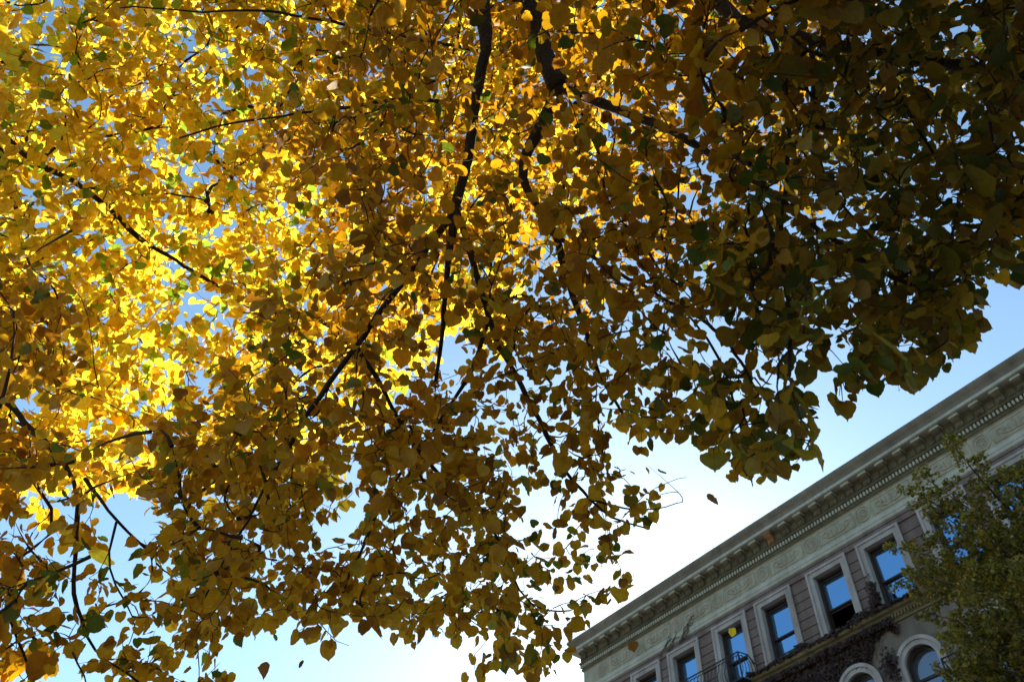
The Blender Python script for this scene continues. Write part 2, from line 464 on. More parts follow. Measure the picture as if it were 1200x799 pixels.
# frieze with roundels and scrolled panels
bm = bmesh.new()
profile_run(bm, [(-.05, 16.05), (.02, 16.05), (.02, 16.70), (.045, 16.705), (.05, 16.718), (-.05, 16.718)])
fri = obj('frieze', bm, M['frieze'], B)
bm = bmesh.new()
yf = Y0 - 0.022
def ring(cx, cz, r, w, n=26):
    tube(bm, [(cx + r * math.cos(t), yf, Z(cz) + r * math.sin(t)) for t in np.linspace(0, 2 * PI, n)], w, 5, cap=False)
RX = [-22.05 + 2.0 * k for k in range(15)]
zc = 16.38
for i, cx in enumerate(RX):
    ring(cx, zc, 0.25, 0.030); ring(cx, zc, 0.155, 0.022)
    for t in range(6):
        a = t * PI / 3
        ring(cx + .085 * math.cos(a), zc + .085 * math.sin(a), 0.032, 0.018, 8)
    if i + 1 < len(RX):
        x0, x1 = cx + 0.33, RX[i + 1] - 0.33
        for (xa, za, xb, zb) in ((x0, 16.14, x1, 16.14), (x0, 16.62, x1, 16.62), (x0, 16.14, x0, 16.62), (x1, 16.14, x1, 16.62)):
            tube(bm, [(xa, yf, Z(za)), (xb, yf, Z(zb))], 0.017, 4)
        xm = (x0 + x1) / 2
        for s in (-1, 1):                         # a pair of leaf scrolls either side of the middle
            pts, rr = [], []
            for u in np.linspace(0, 1, 22):
                ang = 5.2 * u
                r = 0.17 * (1 - u * 0.85)
                pts.append((xm + s * (0.44 - r * math.cos(ang) * 0.9), yf, Z(zc) + r * math.sin(ang) * 0.95))
                rr.append(0.034 * (1 - 0.6 * u))
            tube(bm, pts, rr, 5)
            tube(bm, [(xm + s * q, yf, Z(zc - .13 + .30 * q * q * 3 - .18 * q)) for q in np.linspace(0.0, 0.42, 8)],
                 [0.016 + .022 * math.sin(PI * q) for q in np.linspace(0.05, 1, 8)], 5)
            for q in (0.13, 0.27):
                tube(bm, [(xm + s * q, yf, Z(zc - .12)), (xm + s * (q + .07), yf, Z(zc + .02)), (xm + s * (q + .03), yf, Z(zc + .13))],
                     [0.012, 0.034, 0.01], 5)
        tube(bm, [(xm, yf, Z(zc - .16)), (xm, yf, Z(zc)), (xm, yf, Z(zc + .18))], [0.012, 0.05, 0.012], 6)
obj('relief_ornament', bm, M['frieze'], fri, smooth=True)
bm = bmesh.new()
profile_run(bm, [(-.05, 15.75), (.05, 15.75), (.075, 15.78), (.075, 15.84), (.10, 15.87), (.10, 15.945), (.06, 15.96), (.04, 16.01), (.04, 16.048), (-.05, 16.048)])
obj('architrave', bm, M['strip'], B)

# top-floor windows
def frame_boxes(bm, x0, x1, z0, z1, w, y0, y1):
    box(bm, x0, x0 + w, y0, y1, z0, z1); box(bm, x1 - w, x1, y0, y1, z0, z1)
    box(bm, x0 + w, x1 - w, y0, y1, z1 - w, z1); box(bm, x0 + w, x1 - w, y0, y1, z0, z0 + w)

def pane(bm, x0, x1, y, z0, z1):
    """a sheet of old glass, never quite square in its sash"""
    a, b = random.uniform(-.012, .012), random.uniform(-.008, .008)
    v = [bm.verts.new((x, y + d + (a if z > z0 else -a) * .5 + (b if x > x0 else -b) * .5, z))
         for d in (0, .006) for x, z in ((x0, z0), (x1, z0), (x1, z1), (x0, z1))]
    for f in ((0, 1, 2, 3), (7, 6, 5, 4), (0, 4, 5, 1), (1, 5, 6, 2), (2, 6, 7, 3), (3, 7, 4, 0)):
        bm.faces.new([v[k] for k in f])

def window(a, style):
    x0, x1 = a, a + WW
    s = 0.20
    bm = bmesh.new()
    for (u, v) in ((x0, x0 + s), (x1 - s, x1)):
        box(bm, u, v, Y0 - 0.09, Y0 + 0.10, Z(WB), Z(WT - s))
    box(bm, x0, x1, Y0 - 0.09, Y0 + 0.10, Z(WT - s) + .001, Z(WT))
    # outer raised fillet of the surround
    box(bm, x0 - 0.03, x0 + 0.05, Y0 - 0.125, Y0 - 0.088, Z(WB), Z(WT) + 0.03)
    box(bm, x1 - 0.05, x1 + 0.03, Y0 - 0.125, Y0 - 0.088, Z(WB), Z(WT) + 0.03)
    box(bm, x0 + 0.052, x1 - 0.052, Y0 - 0.125, Y0 - 0.088, Z(WT) - 0.05, Z(WT) + 0.03)
    w = obj('window', bm, M['trim'], B)
    i0, i1, zt, zb = x0 + s, x1 - s, Z(WT - s), Z(WB)
    zm = zb + (zt - zb) * 0.47
    yu, yl = Y0 + 0.20, Y0 + 0.26
    bm = bmesh.new()                              # box frame in the reveal
    box(bm, i0, i0 + 0.05, Y0 + 0.10, Y0 + 0.32, zb, zt); box(bm, i1 - 0.05, i1, Y0 + 0.10, Y0 + 0.32, zb, zt)
    box(bm, i0 + .051, i1 - .051, Y0 + 0.10, Y0 + 0.32, zt - 0.06, zt)
    obj('frame', bm, M['sash'], w)
    bm = bmesh.new(); frame_boxes(bm, i0 + .051, i1 - .051, zm - 0.02, zt - 0.061, 0.05, yu, yu + 0.05)
    obj('upper_sash', bm, M['sash'], w)
    bm = bmesh.new(); pane(bm, i0 + .09, i1 - .09, yu + 0.02, zm + 0.02, zt - 0.10)
    obj('pane', bm, M['glass'], w)
    lift = 0.0 if style != 'open' else 0.86
    bm = bmesh.new()
    frame_boxes(bm, i0 + .051, i1 - .051, zb + 0.01 + lift, zm + 0.03 + lift, 0.05, yl, yl + 0.05)
    if style == 'screen': box(bm, i0 + .10, i1 - .10, yl - 0.01, yl + 0.06, zb + 0.42, zb + 0.46)
    obj('lower_sash', bm, M['sash'], w)
    if style == 'screen':
        bm = bmesh.new(); pane(bm, i0 + .09, i1 - .09, yl + 0.02, zb + 0.455, zm - 0.01); obj('pane', bm, M['glass'], w)
        bm = bmesh.new(); box(bm, i0 + .10, i1 - .10, yl + 0.0, yl + 0.008, zb + 0.06, zb + 0.419); obj('insect_screen', bm, M['screen'], w)
    else:
        bm = bmesh.new(); pane(bm, i0 + .09, i1 - .09, yl + 0.02, zb + 0.05 + lift, zm - 0.01 + lift); obj('pane', bm, M['glass'], w)
    if style == 'open':
        bm = bmesh.new()
        tube(bm, [(i0 + .12, yl + .2, zb + .05), (i0 + .30, yl + .25, zb + .45)], 0.035, 6)
        box(bm, i0 + .1, i1 - .1, yl + .3, yl + .34, zb + .30, zb + .34)
        obj('blind', bm, M['trim'], w)
        w['label'] = 'window with its lower sash raised'
    return w
for i, a in enumerate(win):
    window(a, {4: 'open', 3: 'screen'}.get(i, 'plain'))

# ledge under the top floor
bm = bmesh.new()
def run(bm, prof, x0, x1):
    prism(bm, [(Y0 - p, Z(z)) for p, z in prof], 'x', x0, x1)
run(bm, [(-.02, 13.0), (.10, 13.0), (.13, 13.04), (.22, 13.07), (.25, 13.12), (.25, 13.18), (.22, 13.2), (-.02, 13.21)], XC - .2, XE)
led = obj('belt_course', bm, M['ledge'], B)
bm = bmesh.new()
run(bm, [(-.01, 12.80), (.05, 12.80), (.05, 12.86), (.07, 12.87), (.07, 12.998), (-.01, 12.998)], XC - .05, XE)
x = XC
while x < XE - .1:
    box(bm, x, x + 0.05, Y0 - 0.125, Y0 - 0.068, Z(12.89), Z(12.985)); x += 0.10
obj('dentil_course', bm, M['ledge'], led)

# arched windows one floor down
for c in arches:
    bm = bmesh.new()
    def arch_band(r0, r1, y0, y1):
        ts = np.linspace(0, PI, 25)
        out = [(c + r1 * math.cos(t), Z(AZC) + r1 * math.sin(t)) for t in ts]
        inn = [(c + r0 * math.cos(t), Z(AZC) + r0 * math.sin(t)) for t in ts]
        for i in range(len(ts) - 1):
            prism(bm, [inn[i], out[i], out[i + 1], inn[i + 1]], 'y', y0, y1)
        for sgn in (-1, 1):
            xa, xb = sorted((c + sgn * r0, c + sgn * r1))
            box(bm, xa, xb, y0, y1, Z(AB), Z(AZC))
    arch_band(0.47, 0.66, Y0 - 0.08, Y0 - 0.0)
    arch_band(0.60, 0.70, Y0 - 0.12, Y0 - 0.081)
    w = obj('arched_window', bm, M['trim'], B)
    ts = np.linspace(PI, 0, 21)
    bm = bmesh.new()
    prism(bm, [(c - .46, Z(AB))] + [(c + .46 * math.cos(t), Z(AZC) + .46 * math.sin(t)) for t in ts] + [(c + .46, Z(AB))], 'y', Y0 + .20, Y0 + .21)
    obj('pane', bm, M['archglass'], w)
    bm = bmesh.new()
    box(bm, c - .46, c + .46, Y0 + .16, Y0 + .199, Z(AZC - .34), Z(AZC - .27))
    for a, b in zip(ts[:-1], ts[1:]):
        prism(bm, [(c + .46 * math.cos(a), Z(AZC) + .46 * math.sin(a)), (c + .46 * math.cos(b), Z(AZC) + .46 * math.sin(b)),
                   (c + .41 * math.cos(b), Z(AZC) + .41 * math.sin(b)), (c + .41 * math.cos(a), Z(AZC) + .41 * math.sin(a))], 'y', Y0 + .13, Y0 + .199)
    for s in (-1, 1):
        xa, xb = sorted((c + s * .41, c + s * .46)); box(bm, xa, xb, Y0 + .13, Y0 + .199, Z(AB), Z(AZC))
    obj('frame', bm, M['sash'], w)

# wrought-iron balconies
def balcony(x0, x1, zf, zt, yo):
    bm = bmesh.new()
    box(bm, x0 - .04, x1 + .04, yo - .03, Y0 - .26, Z(zf) - .05, Z(zf))
    b = obj('balcony', bm, M['iron'], B)
    bm = bmesh.new()
    tube(bm, [(x0, Y0 - .1, Z(zt) - .30), (x0, yo, Z(zt)), (x1, yo, Z(zt)), (x1 + .12, yo + .3, Z(zt) - .05), (x1 + .16, Y0 - .1, Z(zt) - .30)], 0.022, 6)
    tube(bm, [(x0, yo, Z(zt) - .11), (x1, yo, Z(zt) - .11), (x1 + .12, yo + .3, Z(zt) - .16)], 0.012, 5)
    tube(bm, [(x1, yo, Z(zf)), (x1, yo, Z(zt))], 0.025, 6); tube(bm, [(x0, yo, Z(zf)), (x0, yo, Z(zt))], 0.025, 6)
    obj('railing', bm, M['iron'], b)
    bm = bmesh.new()
    n = int((x1 - x0) / .15)
    hh = zt - zf - .11
    for i in range(n):
        x = x0 + (i + .5) * (x1 - x0) / n
        s = 1 if i % 2 else -1
        tube(bm, [(x, yo, Z(zf)), (x + .02 * s, yo - .10, Z(zf) + hh * .18), (x + .035 * s, yo - .13, Z(zf) + hh * .38),
                  (x, yo - .05, Z(zf) + hh * .7), (x, yo, Z(zf) + hh)], 0.011, 5)
        pts = [(x + .055 * math.cos(t), yo, Z(zt) - .055 + .04 * math.sin(t)) for t in np.linspace(0, 2 * PI, 10)]
        tube(bm, pts, 0.008, 4, cap=False)
    for i in range(5):                             # the bowed return at the right-hand end
        u = i / 5
        x, y = x1 + .16 * u, yo + (Y0 - .1 - yo) * u
        tube(bm, [(x, y, Z(zf)), (x + .13, y - .05, Z(zf) + hh * .3), (x + .09, y - .02, Z(zf) + hh * .62), (x, y, Z(zt) - .03 - .25 * u)], 0.011, 5)
    obj('baluster_row', bm, M['iron'], b)
    return b
balcony(-20.3, -15.15, 13.05, 13.88, Y0 - 0.62)['label'] = 'bowed iron balcony before the top windows'
balcony(-9.1, -7.0, 10.05, 11.05, Y0 - 0.62)['label'] = 'iron balcony behind the olive green tree'
# black floodlight on the end of the ledge
bm = bmesh.new()
tube(bm, [(-8.75, Y0 - .2, Z(13.2)), (-8.75, Y0 - .35, Z(13.38))], 0.03, 6)
prism(bm, [(Y0 - .62, Z(13.22)), (Y0 - .58, Z(13.44)), (Y0 - .30, Z(13.48)), (Y0 - .26, Z(13.30)), (Y0 - .42, Z(13.18))], 'x', -9.0, -8.5)
obj('floodlight', bm, M['iron'], B)

# ------------------------------------------------------------------ leaves
def template(kind):
    if kind == 'linden':
        half = [(0.13, -0.07), (0.28, -0.085), (0.41, -0.03), (0.50, 0.06), (0.55, 0.20), (0.545, 0.34), (0.53, 0.46), (0.455, 0.585),
                (0.385, 0.69), (0.27, 0.78), (0.17, 0.87), (0.06, 0.93)]
        mid = [(0, 0.0), (0, 0.2), (0, 0.42), (0, 0.64), (0, 1.03)]
        v = mid + half + [(-x, y) for x, y in half]
        f = []
        for off, flip in ((5, 0), (17, 1)):
            h = [off + i for i in range(12)]
            for q in ([0, h[0], h[1], h[2]], [0, h[2], h[3], 1], [1, h[3], h[4], h[5]], [1, h[5], h[6], 2], [2, h[6], h[7], h[8], 3], [3, h[8], h[9], h[10]], [3, h[10], h[11], 4]):
                f.append(q[::-1] if flip else q)
        return np.array(v, float), f
    if kind == 'fan':
        v = [(0, 0), (0.45, 0.55), (0.32, 0.85), (0.05, 0.88), (0, 0.7), (-0.05, .88), (-0.32, 0.85), (-0.45, 0.55)]
        return np.array(v, float), [[0, 1, 2, 3, 4], [0, 4, 5, 6, 7]]
    v = [(0, 0), (0.42, 0.12), (0.5, 0.5), (0.25, 0.62), (0, 1.0), (-0.25, 0.62), (-0.5, 0.5), (-0.42, 0.12)]
    return np.array(v, float), [[0, 1, 2, 3, 4], [0, 4, 5, 6, 7]]

def leaf_mesh(name, kind, base, tdir, nrm, size, mat, parent, fold=0.16, curl=0.18, jitter=0.018, uv=True):
    V, faces = template(kind)
    n, k = len(base), len(V)
    t = tdir / np.linalg.norm(tdir, axis=1, keepdims=True)
    nn = nrm - (nrm * t).sum(1, keepdims=True) * t
    nn /= np.linalg.norm(nn, axis=1, keepdims=True) + 1e-9
    s = np.cross(t, nn)
    lx = np.repeat(V[None, :, 0], n, 0) * rng.uniform(0.86, 1.12, (n, 1))
    ly = np.repeat(V[None, :, 1], n, 0) + np.zeros((n, 1))
    out = (np.abs(V[:, 0]) > 1e-6)[None, :]
    lx = lx + out * rng.normal(0, jitter, (n, k)); ly = ly + out * rng.normal(0, jitter, (n, k))
    ly = ly + 0.12 * rng.normal(0, 1, (n, 1)) * lx * (ly > 0.3)              # lopsided blades
    fo = rng.normal(fold, 0.14, (n, 1)); cu = rng.normal(curl, 0.2, (n, 1)); tw = rng.normal(0, 0.2, (n, 1))
    lz = fo * np.abs(lx) - cu * ly * ly + tw * lx * ly + out * rng.normal(0, jitter, (n, k))
    co = base[:, None, :] + size[:, None, None] * (lx[..., None] * s[:, None, :] + ly[..., None] * t[:, None, :] + lz[..., None] * nn[:, None, :])
    lens = np.array([len(f) for f in faces]); flat = np.concatenate([np.array(f) for f in faces])
    loops = (flat[None, :] + (np.arange(n) * k)[:, None]).ravel()
    tot = np.tile(lens, n); start = np.concatenate([[0], np.cumsum(tot)[:-1]])
    me = bpy.data.meshes.new(name)
    me.vertices.add(n * k); me.vertices.foreach_set('co', co.astype(np.float32).ravel())
    me.loops.add(len(loops)); me.loops.foreach_set('vertex_index', loops.astype(np.int32))
    me.polygons.add(len(tot)); me.polygons.foreach_set('loop_start', start.astype(np.int32))
    try: me.polygons.foreach_set('loop_total', tot.astype(np.int32))
    except Exception: pass
    me.polygons.foreach_set('use_smooth', np.ones(len(tot), bool))
    me.update(calc_edges=True)
    if uv:
        ul = me.uv_layers.new(name="UVMap")
        ul.data.foreach_set('uv', np.tile(V[flat], (n, 1)).astype(np.float32).ravel())
    me.validate()
    return link_mesh(name, me, mat, parent)

def unit(v):
    v = np.asarray(v, float)
    return v / (np.linalg.norm(v) + 1e-9)

EYE = np.array([0, 0, CZ])
def pt(u, v, d):
    q = Fv * FPX + Rv * (u - 600) + Uv * (399.5 - v)
    return EYE + q / np.linalg.norm(q) * d
def proj(X):
    q = np.atleast_2d(X) - EYE
    w = q @ Fv
    return 600 + FPX * (q @ Rv) / w, 399.5 - FPX * (q @ Uv) / w, w

class Tree:
    """limbs laid out in space, twigs grown from them toward points of the crown, leaves hung along the twigs"""
    def __init__(self):
        self.P, self.D, self.par, self.is_limb = [], [], [], []
        self.limbs, self.twigs = [], []
    def limb(self, pts, r0, r1, power=1.0, wobble=0.012):
        pts = [np.asarray(p, float) for p in pts]
        dense = []
        n = len(pts)
        for i in range(n - 1):                    # Catmull-Rom through the given joints
            p0, p1, p2, p3 = pts[max(i - 1, 0)], pts[i], pts[i + 1], pts[min(i + 2, n - 1)]
            m = max(2, int(np.linalg.norm(p2 - p1) / 0.07))
            for t in np.arange(m) / m:
                dense.append(0.5 * (2 * p1 + (p2 - p0) * t + (2 * p0 - 5 * p1 + 4 * p2 - p3) * t * t + (3 * p1 - p0 - 3 * p2 + p3) * t ** 3))
        dense.append(pts[-1])
        dense = np.array(dense)
        k = len(dense)
        w = np.cumsum(rng.normal(0, wobble, (k, 3)), 0) * 0.35
        w -= np.linspace(0, 1, k)[:, None] * w[-1]
        dense = dense + w
        rad = r0 + (r1 - r0) * np.linspace(0, 1, k) ** power
        rad = rad * (1 + rng.normal(0, 0.05, k) + 0.13 * np.convolve(rng.normal(0, 1, k + 4), np.ones(5) / 2.2, 'valid'))
        self.limbs.append((dense, rad))
        for i in range(k):
            self.P.append(dense[i]); self.D.append(unit(dense[min(i + 1, k - 1)] - dense[max(i - 1, 0)]))
        return self
    def grow(self, targets, seg=0.06, droop=0.25, maxlen=1.6, bias=0.0, passes=1):
        P = np.zeros((400000, 3)); D = np.zeros((400000, 3)); n = len(self.P)
        P[:n] = self.P; D[:n] = self.D
        d0 = np.array([((P[:n] - t) ** 2).sum(1).min() for t in targets])
        for ti in np.argsort(d0):
            t = targets[ti]
            v = t - P[:n]
            dist = np.sqrt((v * v).sum(1)) + 1e-6
            cost = dist * (1.25 - 0.45 * (v * D[:n]).sum(1) / dist)
            j = int(np.argmin(cost))
            L = dist[j]
            if L > maxlen or L < 0.05: continue
            a, b = P[j].copy(), t
            side = unit(rng.normal(0, 1, 3))
            c = a + (D[j] * 0.6 + unit(b - a) * 0.5 + side * 0.22) * L * 0.5 + np.array([0, 0, droop * 0.25 * L])
            m = max(3, int(L / seg))
            tt = np.linspace(0, 1, m + 1)[:, None]
            path = (1 - tt) ** 2 * a + 2 * tt * (1 - tt) * c + tt ** 2 * b
            path[1:-1] += rng.normal(0, 0.0028, (m - 1, 3))
            self.twigs.append([path, j, n])
            P[n:n + m] = path[1:]
            dd = np.diff(path, axis=0); D[n:n + m] = dd / (np.linalg.norm(dd, axis=1, keepdims=True) + 1e-9)
            n += m
        self.n = n
        # thickness: how much grows out of each twig
        owner = np.full(n, -1)
        for i, (p, j, s) in enumerate(self.twigs): owner[s:s + len(p) - 1] = i
        load = np.ones(len(self.twigs))
        for i in range(len(self.twigs) - 1, -1, -1):
            o = owner[self.twigs[i][1]]
            if o >= 0: load[o] += load[i]
        self.load = load
    def twig_mesh(self, name, mat, parent, rmin=0.0011, rk=0.0013, keep=None):
        vs, fs = [], []
        nv = 0
        for i, (p, j, s) in enumerate(self.twigs):
            if keep is not None and not keep[i]: continue
            m = len(p)
            r0 = rmin + rk * self.load[i] ** 0.42
            r = r0 + (rmin - r0) * np.linspace(0, 1, m)
            tg = np.gradient(p, axis=0); tg /= np.linalg.norm(tg, axis=1, keepdims=True) + 1e-9
            a = np.cross(tg, np.array([0.21, 0.37, 0.9])); a /= np.linalg.norm(a, axis=1, keepdims=True) + 1e-9
            b = np.cross(tg, a)
            S = 4
            for k in range(S):
                ang = k * 2 * PI / S
                vs.append(p + (a * math.cos(ang) + b * math.sin(ang)) * r[:, None])
            base = nv
            for k in range(S):
                k2 = (k + 1) % S
                q = np.arange(m - 1)
                fs.append(np.stack([base + k * m + q, base + k2 * m + q, base + k2 * m + q + 1, base + k * m + q + 1], 1))
            nv += S * m
        V = np.concatenate(vs); Fq = np.concatenate(fs)
        me = bpy.data.meshes.new(name)
        me.vertices.add(len(V)); me.vertices.foreach_set('co', V.astype(np.float32).ravel())
        me.loops.add(Fq.size); me.loops.foreach_set('vertex_index', Fq.astype(np.int32).ravel())
        me.polygons.add(len(Fq)); me.polygons.foreach_set('loop_start', (np.arange(len(Fq)) * 4).astype(np.int32))
        try: me.polygons.foreach_set('loop_total', np.full(len(Fq), 4, np.int32))
        except Exception: pass
        me.polygons.foreach_set('use_smooth', np.ones(len(Fq), bool))
        me.update(calc_edges=True); me.validate()
        return link_mesh(name, me, mat, parent)
    def leaves(self, step=0.032, last=0.42, petiole=0.035, hang=0.55, tilt=0.38):
        base, td, nr, ix = [], [], [], []
        for i, (p, j, s) in enumerate(self.twigs):
            sl = np.linalg.norm(np.diff(p, axis=0), axis=1); cum = np.concatenate([[0], np.cumsum(sl)])
            L = cum[-1]
            a = max(0.03, L - last)
            q = a + rng.uniform(0, step)
            side = 1
            ph = rng.uniform(0, 2 * PI)
            while q <= L:
                c = np.array([np.interp(q, cum, p[:, k]) for k in range(3)])
                k = min(np.searchsorted(cum, q), len(p) - 1)
                t = unit(p[k] - p[k - 1])
                h = unit(np.cross(t, [0, 0, 1]) + rng.normal(0, 0.25, 3)) * side
                d = unit(h * 0.8 + t * 0.55 + rng.normal(0, 0.35, 3) + np.array([0, 0, -hang]))
                base.append(c + d * petiole * rng.uniform(0.6, 1.4))
                td.append(unit(d + np.array([0, 0, -hang * rng.uniform(0.1, 1.3)])))
                nr.append(np.array([0, 0, 1.0]) + rng.normal(0, tilt, 3))
                ix.append(i)
                side = -side
                q += step * rng.uniform(0.6, 1.5)
        return np.array(base), np.array(td), np.array(nr), np.array(ix)

def grid_fn(rows):
    G = np.array([[int(ch) for ch in r.replace(' ', '')[:24].ljust(24, '0')] for r in rows], float)
    def fn(u, v):
        x = np.clip(np.asarray(u, float) / 50 - 0.5, 0, 23); y = np.clip(np.asarray(v, float) / 50 - 0.5, 0, len(rows) - 1)
        i, j = np.minimum(x.astype(int), 22), np.minimum(y.astype(int), len(rows) - 2)
        fx, fy = x - i, y - j
        return (G[j, i] * (1 - fx) + G[j, i + 1] * fx) * (1 - fy) + (G[j + 1, i] * (1 - fx) + G[j + 1, i + 1] * fx) * fy
    return fn

# where the boughs of the near tree hang (crown thickness seen from the pavement), and where its high top and the neighbour show
NEAR = grid_fn([
    "000001135787776778999999",
    "000001147987665777899999",
    "000011358987665777899999",
    "000112489987666788999999",
    "000011248999888999999999",
    "210010148999999999999999",
    "320012459999999999999993",
    "650012599999999999938970",
    "650014799999999999836520",
    "421139999999678999940000",
    "532499999998675448600000",
    "321579999999454212100000",
    "221279999998756300000000",
    "321148999998874100000000",
    "321258885788740000000000",
    "211120000015620000000000",
])
HIGH = grid_fn([
    "000022468999999999876310", "000011357999999999986310", "000001357999999999875210", "000000246899999998764100",
    "000000235777888876421000", "000000123455665542100000", "000000012333333210000000", "000000001222221000000000",
    "0", "0", "0", "0", "0", "0", "0", "0"])
FAR = grid_fn([
    "269999998765444000000000", "699999998765444000000000", "999999998765443000000000", "999999998665443000000000",
    "999998777654430000000000", "999999887665440000000000", "999999876654000000000000", "999987776654000000000000",
    "999987766500000000000000", "999987665000000000000000", "999877650000000000000000", "888754340000000000000000",
    "455431000000000000000000", "565432000000000000000000", "566543000000000000000000", "566432000000000000000000"])
DEPTH = np.array([[4.2, 3.6, 3.4, 3.4, 3.2, 3.4], [4.2, 3.8, 3.4, 3.3, 2.9, 3.6], [4.2, 3.8, 3.6, 3.7, 2.5, 4.0], [4.6, 4.0, 4.0, 4.3, 3.0, 4.2]])
def depth_at(u, v):
    x, y = np.clip(u / 240, 0, 4.999), np.clip(v / 266.3, 0, 2.999)
    i, j = int(x), int(y); fx, fy = x - i, y - j
    D = DEPTH
    return (D[j, i] * (1 - fx) + D[j, i + 1] * fx) * (1 - fy) + (D[j + 1, i] * (1 - fx) + D[j + 1, i + 1] * fx) * fy

def smooth_noise(p, f, seed):
    a = np.random.default_rng(seed).normal(0, 1, (6, 3)) * f
    ph = np.random.default_rng(seed + 1).uniform(0, 6.28, 6)
    return np.sin(p @ a.T + ph).sum(-1) / 6

def sample(fn, count, dlo, dhi, u0=-420, u1=1450, v0=-450, v1=880, power=1.0, use_depth=False, thin=0.0):
    out = []
    while len(out) < count:
        u, v = rng.uniform(u0, u1), rng.uniform(v0, v1)
        g = float(fn(u, v)) / 9.0
        if v > 800 and u > 300: continue
        if u > 1200 and v > 290: continue
        if rng.random() > g ** power: continue
        d = (depth_at(u, v) if use_depth else 1.0) * rng.uniform(dlo, dhi - thin * min(max(v / 480, 0), 1))
        p = pt(u, v, d)
        if smooth_noise(p, 4.2, 5) < -0.12 and rng.random() < 0.8: continue
        out.append(p)
    return np.array(out)

# ------------------------------------------------------------------ near linden, its trunk just behind the camera
t1 = Tree()
T1 = np.array([1.75, -1.35, 0.0])
fork = T1 + np.array([-.15, .1, 4.1])
aA = pt(600, -70, 5.3)
t1.limb([T1 + np.array([0, 0, -.05]), T1 + np.array([.02, .0, 1.2]), T1 + np.array([-.05, .05, 2.7]), fork], 0.22, 0.16)
L = []
def lb(pts, r0, r1, **k):
    t1.limb([pt(*p) if len(p) == 3 and not isinstance(p, np.ndarray) else p for p in pts], r0, r1, **k)
A2 = pt(640, 72, 4.85)
lb([fork, (fork + aA) / 2 + np.array([.2, -.1, .55]), aA, (620, 0, 5.05), (640, 72, 4.85), (655, 102, 4.75)], 0.15, 0.058)
lb([(655, 102, 4.75), (700, 116, 4.6), (760, 141, 4.4), (850, 188, 4.1), (930, 250, 3.7), (1020, 310, 3.3), (1090, 340, 3.2)], 0.036, 0.005, power=.75)
lb([(655, 102, 4.75), (628, 155, 4.65), (612, 205, 4.55), (648, 272, 4.4), (670, 345, 4.2), (692, 425, 4.0), (708, 458, 3.9), (740, 500, 3.8)], 0.034, 0.006)
lb([(648, 272, 4.4), (727, 321, 4.2), (791, 357, 4.0), (850, 400, 3.4), (890, 460, 2.9)], 0.013, 0.005)
lb([(672, 120, 4.7), (719, 233, 4.45), (760, 297, 4.25), (785, 347, 4.1), (840, 420, 3.7), (870, 490, 3.2)], 0.011, 0.004)
lb([fork, (fork + pt(560, -80, 4.9)) / 2 + np.array([.1, .1, .5]), (560, -80, 4.9), (567, 40, 4.7), (560, 100, 4.6), (545, 200, 4.4), (528, 260, 4.3), (520, 330, 4.2), (518, 395, 4.1), (510, 450, 4.0)], 0.10, 0.009)
lb([(531, 250, 4.3), (480, 320, 4.2), (440, 378, 4.1), (398, 432, 4.0), (352, 500, 3.9), (318, 556, 3.85), (270, 646, 3.8), (240, 700, 3.75)], 0.018, 0.004)
lb([(533, 245, 4.3), (550, 299, 4.2), (571, 374, 4.1), (592, 423, 4.05), (625, 475, 4.0), (663, 547, 4.0), (696, 586, 4.1), (718, 606, 4.15), (755, 618, 4.25)], 0.018, 0.0045)
lb([(696, 586, 4.1), (730, 595, 4.2), (765, 596, 4.35), (800, 588, 4.5)], 0.006, 0.002)
lb([(418, 405, 4.1), (440, 440, 4.1), (464, 486, 4.05), (494, 530, 4.0), (527, 564, 4.0), (565, 592, 4.0), (587, 638, 4.0), (610, 687, 4.1), (639, 713, 4.15), (669, 715, 4.2)], 0.011, 0.003)
lb([(571, 380, 4.1), (554, 438, 4.05), (528, 479, 4.0), (494, 529, 4.0), (450, 590, 3.9), (420, 650, 3.8), (400, 700, 3.7)], 0.010, 0.004)
lb([fork, (fork + pt(820, -90, 5.0)) / 2 + np.array([.3, .2, .4]), (820, -90, 5.0), (856, 15, 4.6), (885, 30, 4.5), (950, 44, 4.4), (1010, 56, 4.3), (1100, 70, 4.2), (1180, 82, 4.1), (1280, 120, 4.0)], 0.08, 0.016)
lb([(872, -40, 4.6), (890, 15, 4.45), (910, 52, 4.3), (920, 110, 4.1), (922, 172, 3.9), (915, 260, 3.4), (920, 350, 2.9), (925, 440, 2.6)], 0.014, 0.005)
lb([(950, 46, 4.4), (956, 110, 4.2), (963, 190, 4.0), (990, 245, 3.8), (1040, 300, 3.6), (1090, 360, 3.8), (1140, 390, 4.2)], 0.011, 0.003)
lb([(1040, 62, 4.3), (1065, 130, 4.1), (1110, 200, 3.9), (1160, 260, 3.9), (1190, 310, 4.0)], 0.010, 0.003)
lb([(548, 125, 4.55), (470, 118, 4.5), (398, 128, 4.4), (330, 139, 4.3), (278, 144, 4.25), (210, 162, 4.2)], 0.012, 0.004)
lb([(560, 60, 4.65), (460, 40, 4.6), (300, 13, 4.5), (240, 15, 4.45), (140, 10, 4.4)], 0.010, 0.003)
lb([(804, 165, 4.3), (795, 260, 4.1), (778, 330, 4.0), (770, 400, 3.8)], 0.006, 0.003)
